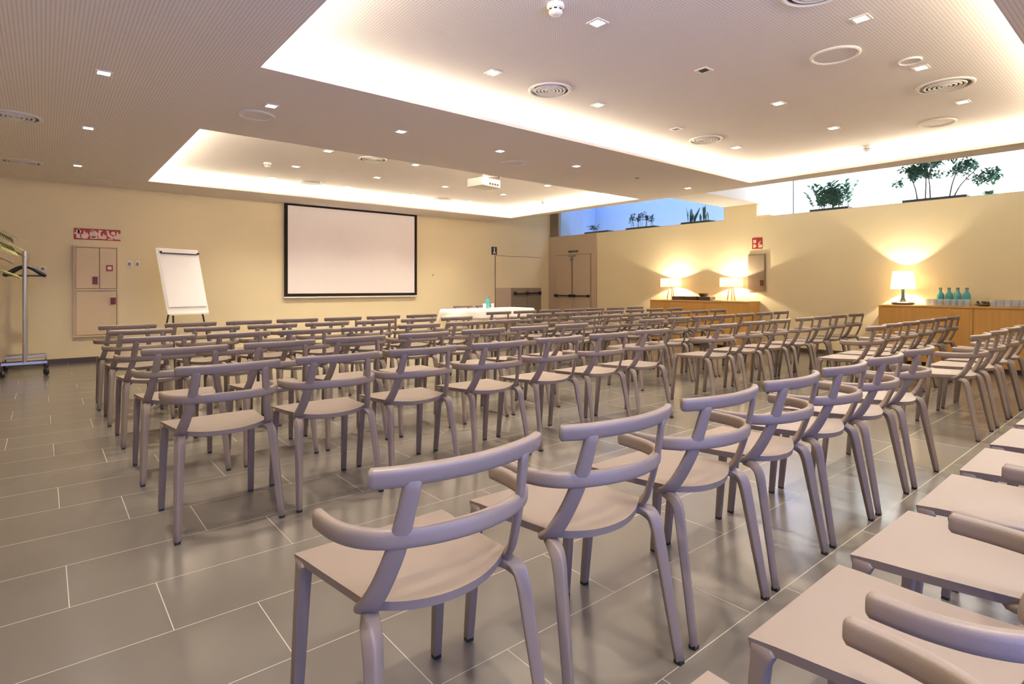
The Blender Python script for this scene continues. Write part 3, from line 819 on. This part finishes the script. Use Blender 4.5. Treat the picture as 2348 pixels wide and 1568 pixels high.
def grille(x, y, z, R_, label, plainr=False):
    o = thing('ceiling_speaker' if plainr else 'air_vent', label, 'ceiling speaker' if plainr else 'air vent', (x, y, z))
    MB().lathe([(R_, 0), (R_, -.008), (R_*.93, -.014), (R_*.86, -.008), (R_*.86, 0)], 40).build('outer_ring', M['ceilw'], o, smooth=True)
    if plainr:
        MB().lathe([(R_*.86, -.002), (R_*.86, -.005)], 40).build('mesh_cover', M['ceil'], o)
    else:
        MB().lathe([(R_*.86, -.001), (R_*.86, -.003)], 40).build('backing', M['dark'], o)
        for q in (.70, .54, .38, .22):
            MB().lathe([(R_*q+.008, -.003), (R_*q+.004, -.013), (R_*q-.014, -.010), (R_*q-.012, -.003)], 36).build('diffuser_ring', M['ceilw'], o, smooth=True)
        MB().lathe([(R_*.1, -.003), (R_*.1, -.012)], 20).build('hub', M['ceilw'], o)
grille(3.36, 3.53, ZU, .185, 'round louvred air vent in the near recess, left end of far row')
grille(5.875, 3.57, ZU, .185, 'round louvred air vent in the near recess, right end of far row')
grille(5.85, 1.32, ZU, .205, 'largest round louvred vent, near recess toward the right edge')
grille(3.40, 1.36, ZU, .19, 'round vent in the near recess cut by the top edge of the picture')
grille(3.34, 9.10, ZU, .185, 'round louvred vent in the far recess, left end above the screen')
grille(3.37, 6.95, ZU, .185, 'round vent in the far recess partly hidden by its near lip')
grille(5.92, 9.22, ZU, .185, 'round louvred vent in the far recess, right end above the screen')
grille(5.30, 6.90, ZU, .17, 'round vent in the far recess just right of the projector')
grille(-.2, 6.6, ZC, .2, 'round vent in the left ceiling margin, nearer one')
grille(-.2, 8.95, ZC, .2, 'round vent in the left ceiling margin, farther one')
grille(4.46, 1.66, ZU, .165, 'flush round ceiling speaker in the middle of the near recess', True)
grille(7.11, 1.67, ZU, .165, 'flush round ceiling speaker in the near recess close to the right cove', True)
grille(1.43, 5.2, ZC, .15, 'flush round ceiling speaker in the band, left of the projector', True)
grille(4.37, 5.22, ZC, .15, 'flush round ceiling speaker in the band, above the projector', True)
grille(.6, 9.9, ZC, .15, 'flush round ceiling speaker close to the far wall, left', True)
grille(5.0, 1.34, ZU, .075, 'small pale disc cover beside the largest vent', True)
def smoke(x, y, z, label):
    o = thing('smoke_detector', label, 'smoke detector', (x, y, z))
    MB().lathe([(.05, 0), (.052, -.018), (.046, -.026)], 24).build('mount', M['white'], o, smooth=True)
    MB().lathe([(.040, -.026), (.042, -.05), (.030, -.064), (.012, -.068)], 24).build('sensor_head', M['white'], o, smooth=True)
    m = MB()
    for k in range(8):
        a = 2*PI*k/8; m.bar((.040*math.cos(a), .040*math.sin(a), -.038), (.043*math.cos(a), .043*math.sin(a), -.038), .018, .008)
    m.build('air_slot', M['black'], o)
smoke(2.37, 2.44, ZU, 'white smoke detector in the near recess at the top edge')
smoke(7.65, 2.49, ZU, 'white smoke detector in the near recess by the right cove')
smoke(2.36, 8.07, ZU, 'white smoke detector in the far recess, left end')
smoke(7.62, 8.18, ZU, 'white smoke detector in the far recess, right end')

# ceiling projector
p = thing('projector', 'white projector hanging from the far ceiling recess', 'projector', (4.97, 6.62, 2.61), .18)
MB().box(-.20, .20, -.15, .15, -.055, .065).build('projector_body', M['white'], p, bevel=.018, smooth=True)
MB().lathe([(.05, 0), (.052, .02), (.04, .03), (.036, .012)], 24).build('lens', M['lens'], p, smooth=True, rot=(-PI/2, 0, 0), loc=(.09, .148, .01))
m = MB()
for k in range(7): m.box(.199, .203, -.11+.028*k, -.095+.028*k, -.03, .03)
m.build('air_slot', M['dark'], p)
m = MB()
for k in range(4): m.box(-.05+.055*k, -.015+.055*k, -.152, -.148, -.03, .0)
m.build('connector', M['dark'], p)
m = MB(); m.tube([(0, 0, .085), (0, 0, .19)], .02); m.box(-.07, .07, -.07, .07, .18, .19)
m.build('mount', M['white'], p)
m = MB()
for sx in (-1, 1):
    for sy in (-1, 1): m.bar((0, 0, .09), (sx*.15, sy*.1, .068), .012, .01)
m.build('bracket', M['dark'], p)

# ------------------------------------------------------------------ plants
def leaf(m, base, direc, L, Wd, droop=.2):
    d_ = Vector(direc).normalized(); up = Vector((0, 0, 1))
    s_ = d_.cross(up)
    if s_.length < .1: s_ = Vector((1, 0, 0))
    s_.normalize(); b = Vector(base); n_ = s_.cross(d_)
    v = []
    for t_, w_ in ((0, .12), (.3, .8), (.6, 1.), (.85, .55), (1, .05)):
        p_ = b+d_*L*t_-Vector((0, 0, droop*L*t_*t_))
        v += [p_-s_*Wd*w_/2+n_*Wd*.12*w_, p_, p_+s_*Wd*w_/2+n_*Wd*.12*w_]
    fs = []
    for i in range(4):
        for j in range(2): a = i*3+j; fs.append((a, a+1, a+4, a+3))
    m.add(v, fs)
def planter(y0, y1, label, x=10.16):
    o = thing('planter_trough', label, 'planter', (x, (y0+y1)/2, 2.3525), 0, 'dark planters behind the high windows')
    h = (y1-y0)/2; m = MB()
    m.box(-.1, .1, -h, h, 0, .012); m.box(-.1, -.088, -h, h, .012, .065); m.box(.088, .1, -h, h, .012, .065); m.box(-.088, .088, -h, -h+.012, .012, .065); m.box(-.088, .088, h-.012, h, .012, .065)
    m.build('trough', M['soil'], o)
    MB().box(-.088, .088, -h+.012, h-.012, .012, .05).build('soil', M['soil'], o)
    return (x, (y0+y1)/2, 2.40), h
def plant(loc, h, kind, label, rnd, mat='leafa'):
    o = thing('potted_plant', label, 'plant', loc)
    st = MB(); lf = MB()
    if kind == 'bush':                                   # arching stems with paired glossy leaves
        for k in range(44):
            y = rnd.uniform(-h, h)*.8; x = rnd.uniform(-.06, .06); a = rnd.uniform(0, 6.28); t_ = rnd.uniform(.15, .75)
            H_ = rnd.uniform(.22, .50); pts = []
            for q in range(6):
                u = q/5; pts.append((x+math.cos(a)*t_*H_*u*u*.55, y+math.sin(a)*t_*H_*u*u, H_*u*(1-.15*t_*u)))
            st.sweep(pts, (.008, .008), (1, 0, 0), expo=2., seg=6)
            for q in range(10):
                u = .2+.8*q/10; i = min(int(u*5), 4); f_ = u*5-i
                P_ = Vector(pts[i]).lerp(Vector(pts[i+1]), f_)
                b_ = a+(1.2 if q % 2 else -1.2)+rnd.uniform(-.3, .3)
                leaf(lf, P_, (math.cos(b_), math.sin(b_), .7), rnd.uniform(.08, .13), .056, .1)
    elif kind == 'tree':                                 # slim trunks with clustered crowns
        for (dy, lean, H_) in ((.22, .10, .44), (.12, -.02, .55), (.06, .03, .52), (-.22, -.30, .40), (-.17, -.16, .56)):
            tip = Vector((rnd.uniform(-.05, .05), dy+lean, H_))
            pts = spline([(0, dy, 0), (0, dy+lean*.3, H_*.45), tip], 4)
            st.sweep(pts, lerp_list([(.022, .022), (.012, .012)], len(pts)), (1, 0, 0), expo=2., seg=8)
            for c_ in range(12):
                cc = tip+Vector((rnd.uniform(-.1, .1), rnd.uniform(-.18, .18), rnd.uniform(-.22, .10)))
                st.sweep([pts[-4], cc], (.005, .005), (1, 0, 0), expo=2., seg=5)
                for q in range(34):
                    a = rnd.uniform(0, 6.28); e = rnd.uniform(-.8, 1.2)
                    leaf(lf, cc+Vector((rnd.uniform(-.04, .04), rnd.uniform(-.05, .05), rnd.uniform(-.04, .04))), (math.cos(a), math.sin(a), e), rnd.uniform(.05, .085), .034, .2)
        for q in range(14):
            pass
    elif kind == 'rosette':
        for q in range(40):
            a = rnd.uniform(0, 6.28); leaf(lf, (0, 0, .02), (math.cos(a), math.sin(a), rnd.uniform(.35, 1.8)), rnd.uniform(.10, .16), .035, .25)
        st.sweep([(0, 0, 0), (0, 0, .05)], (.02, .02), (1, 0, 0), expo=2., seg=6)
    elif kind == 'cane':                                 # upright canes with leafy heads
        for k in range(16):
            y = rnd.uniform(-h, h)*.85; H_ = rnd.uniform(.2, .36); dx = rnd.uniform(-.03, .03); dy = rnd.uniform(-.08, .08)
            pts = [(dx, y, 0), (dx, y+dy*.5, H_*.5), (dx, y+dy, H_)]
            st.sweep(pts, (.008, .008), (1, 0, 0), expo=2., seg=6)
            for q in range(14):
                a = rnd.uniform(0, 6.28); u = rnd.uniform(.55, 1)
                leaf(lf, (dx, y+dy*u, H_*u), (math.cos(a), math.sin(a), rnd.uniform(-.1, 1.)), rnd.uniform(.06, .10), .034, .3)
    elif kind == 'sparse':
        for k in range(5):
            y = rnd.uniform(-h, h)*.8; H_ = rnd.uniform(.1, .26); dy = rnd.uniform(-.22, .22)
            pts = spline([(0, y, 0), (0, y+dy*.2, H_*.6), (0, y+dy, H_)], 3)
            st.sweep(pts, (.006, .006), (1, 0, 0), expo=2., seg=6)
            for q in range(16):
                u = rnd.uniform(.5, 1); a = rnd.uniform(0, 6.28); i = int(u*(len(pts)-1))
                leaf(lf, pts[i], (math.cos(a), math.sin(a), rnd.uniform(-.2, .8)), rnd.uniform(.06, .10), .034, .3)
    elif kind == 'sword':                                # sansevieria blades
        for k in range(22):
            y = rnd.uniform(-h, h)*.75; a = rnd.uniform(0, 6.28); H_ = rnd.uniform(.16, .34)
            lean = rnd.uniform(.05, .5)
            leaf(lf, (rnd.uniform(-.04, .04), y, 0), (math.cos(a)*lean*.5, math.sin(a)*lean, 1), H_, .05, .0)
        st.sweep([(0, -h*.7, .0), (0, h*.7, .0)], (.02, .02), (0, 0, 1), expo=2., seg=6)
    st.build('stems', M['stem'], o, smooth=True)
    lf.build('foliage', M[mat], o, smooth=False)
R5 = random.Random(11)
loc, h = planter(3.55, 4.15, 'dark planter trough under the bushy plant behind the near high window')
plant(loc, .36, 'bush', 'bushy dark green plant with arching leafy stems in the near high window', R5)
loc, h = planter(2.02, 2.80, 'dark planter trough under the little trees behind the near high window')
plant(loc, h, 'tree', 'cluster of slim little trees with leafy crowns in the near high window', R5)
plant((10.2, 1.80, 2.355), .1, 'rosette', 'small spiky green rosette right of the little trees', R5)
loc, h = planter(7.32, 8.10, 'dark planter trough in the middle of the blue far window')
plant(loc, h, 'cane', 'stand of upright leafy canes in the middle of the blue window', R5, 'leafb')
loc, h = planter(6.02, 6.68, 'dark planter trough at the right of the blue far window')
plant(loc, h, 'sword', 'spiky upright sword-leaf plant at the right of the blue window', R5, 'leafb')
loc, h = planter(8.62, 9.36, 'dark planter trough at the left of the blue far window')
plant(loc, h, 'sparse', 'sparse drooping plant at the left end of the blue window', R5, 'leafb')

# palm at the left edge of the picture
o = thing('potted_palm', 'pale feathery palm frond tips at the left edge above the coat rack', 'plant', (-.82, 7.1, 0))
MB().lathe([(.13, 0), (.17, .3), (.18, .34), (.16, .34), (.15, .3), (.14, .29)], 24).build('pot', M['soil'], o, smooth=True)
m = MB(); lf = MB(); r3 = random.Random(2)
for k in range(15):
    a = r3.uniform(0, 6.28) if k > 4 else r3.uniform(-.5, .5); H_ = r3.uniform(1.25, 1.75) if k > 1 else 1.72-.25*k
    Rr = r3.uniform(.25, .36) if k > 4 else r3.uniform(.52, .64)
    if math.cos(a) < 0: Rr *= .6
    pts = spline([(0, 0, .3), (.06*math.cos(a), .06*math.sin(a), H_*.6), (.5*Rr*math.cos(a), .5*Rr*math.sin(a), H_*.96), (Rr*math.cos(a), Rr*math.sin(a), H_*.92)], 7)
    m.sweep(pts, lerp_list([(.014, .014), (.004, .004)], len(pts)), (math.sin(a), -math.cos(a), 0), expo=2., seg=6)
    for i in range(9, len(pts)):
        for s_ in (-1, 1):
            for q in (0, .5):
                P_ = pts[i-1].lerp(pts[i], q)
                b_ = a+s_*.9
                leaf(lf, P_, (math.cos(b_), math.sin(b_), .15), .17 if math.cos(a) > 0 else .1, .016, .5)
m.build('stems', M['leafc'], o, smooth=True); lf.build('foliage', M['leafc'], o)

# ------------------------------------------------------------------ lights
def area(name, loc, rot, sx, sy, energy, col):
    l = bpy.data.lights.new(name, 'AREA'); l.shape = 'RECTANGLE'; l.size = sx; l.size_y = sy; l.energy = energy; l.color = col
    o = bpy.data.objects.new(name, l); C.objects.link(o); o.location = loc; o.rotation_euler = rot
    return o
WARM = (1, .91, .73)
COVE = 2.1      # watts per metre of cove strip
for (a, b) in CUT:
    L, Wd = AX1-AX0+2*D-.1, b-a+2*D-.1; xm, ym = (AX0+AX1)/2, (a+b)/2; z = ZC+.045; e = D-.045
    # strips lie on the ledge behind the lip, aimed up and inwards
    area('cove_strip', (xm, a-e, z), (PI*.80, 0, 0), L, .03, COVE*L, WARM)
    area('cove_strip', (xm, b+e, z), (-PI*.80, 0, 0), L, .03, COVE*L, WARM)
    area('cove_strip', (AX0-e, ym, z), (0, -PI*.80, 0), .03, Wd, 1.8*COVE*Wd, WARM)
    area('cove_strip', (AX1+e, ym, z), (0, PI*.80, 0), .03, Wd, 1.8*COVE*Wd, WARM)
for x, y, z, k in LAMPL:
    l = bpy.data.lights.new('lamp_bulb', 'POINT'); l.energy = 13*k; l.color = (1, .88, .68); l.shadow_soft_size = .012
    o = bpy.data.objects.new('lamp_bulb', l); C.objects.link(o); o.location = (x, y, z)
SPOT = 60.
for o in [o for o in bpy.data.objects if o.name.startswith('downlight') and o.type == 'EMPTY']:
    if 'dark' in o['label']: continue
    l = bpy.data.lights.new('downlight_beam', 'SPOT'); l.energy = SPOT; l.color = (1, .92, .76); l.spot_size = 1.9; l.spot_blend = 1.; l.shadow_soft_size = .035
    q = bpy.data.objects.new('downlight_beam', l); C.objects.link(q); q.location = o.location+Vector((0, 0, -.012))
    if o.location.y < 0: l.energy *= .8
# daylight portals
def portal(loc, rot, sx, sy):
    o = area('window_portal', loc, rot, sx, sy, 1, (1, 1, 1)); o.data.cycles.is_portal = True
portal(((WX0+WX1)/2, Y0-.16, (WZ0+WZ1)/2), (PI/2, 0, 0), WX1-WX0, WZ1-WZ0)
portal((10.0, (Y0+4.976)/2, (2.352+ZR)/2), (0, PI/2, 0), ZR-2.352, 4.976-Y0)
portal((10.0, (5.61+10.1)/2, (2.352+ZR)/2), (0, PI/2, 0), ZR-2.352, 10.1-5.61)

# sky: white haze toward the right-hand side, clear blue behind the photographer
W_ = bpy.data.worlds.new('sky'); scene.world = W_; W_.use_nodes = True
nt = W_.node_tree; nt.nodes.clear()
out = N(nt, 'ShaderNodeOutputWorld'); bg = N(nt, 'ShaderNodeBackground')
tc = N(nt, 'ShaderNodeTexCoord'); sp = N(nt, 'ShaderNodeSeparateXYZ'); nt.links.new(tc.outputs['Generated'], sp.inputs[0])
rp = N(nt, 'ShaderNodeValToRGB')
rp.color_ramp.elements[0].position = .12; rp.color_ramp.elements[0].color = (.14, .26, 1.0, 1)
rp.color_ramp.elements[1].position = .62; rp.color_ramp.elements[1].color = (.92, .96, 1.0, 1)
k = math_node(nt, 'ADD', math_node(nt, 'MULTIPLY', sp.outputs[0], .6), math_node(nt, 'MULTIPLY', sp.outputs[1], .45))
k = math_node(nt, 'ADD', math_node(nt, 'MULTIPLY', k, .5), .42)
nt.links.new(k, rp.inputs[0]); nt.links.new(rp.outputs[0], bg.inputs[0]); bg.inputs[1].default_value = 2.8
nt.links.new(bg.outputs[0], out.inputs[0])

# ------------------------------------------------------------------ camera
cam = bpy.data.cameras.new('camera'); co = bpy.data.objects.new('camera', cam); C.objects.link(co)
cam.sensor_width = 36; cam.lens = 1291.886/2348*36; cam.shift_y = (657.816-784)/2348; cam.clip_start = .02
co.location = (0, 0, 1.1)
yaw = math.radians(50.2534)          # heading measured from +X
co.rotation_euler = (PI/2, 0, yaw-PI/2)
scene.camera = co
scene.view_settings.view_transform = 'Standard'; scene.view_settings.look = 'None'
scene.view_settings.gamma = 1; scene.view_settings.exposure = 1.45
scene.view_settings.use_curve_mapping = False
cy = scene.cycles
cy.use_denoising = True; cy.max_bounces = 10; cy.diffuse_bounces = 6; cy.glossy_bounces = 4; cy.transparent_max_bounces = 16
cy.sample_clamp_indirect = 8; cy.caustics_reflective = False; cy.caustics_refractive = False
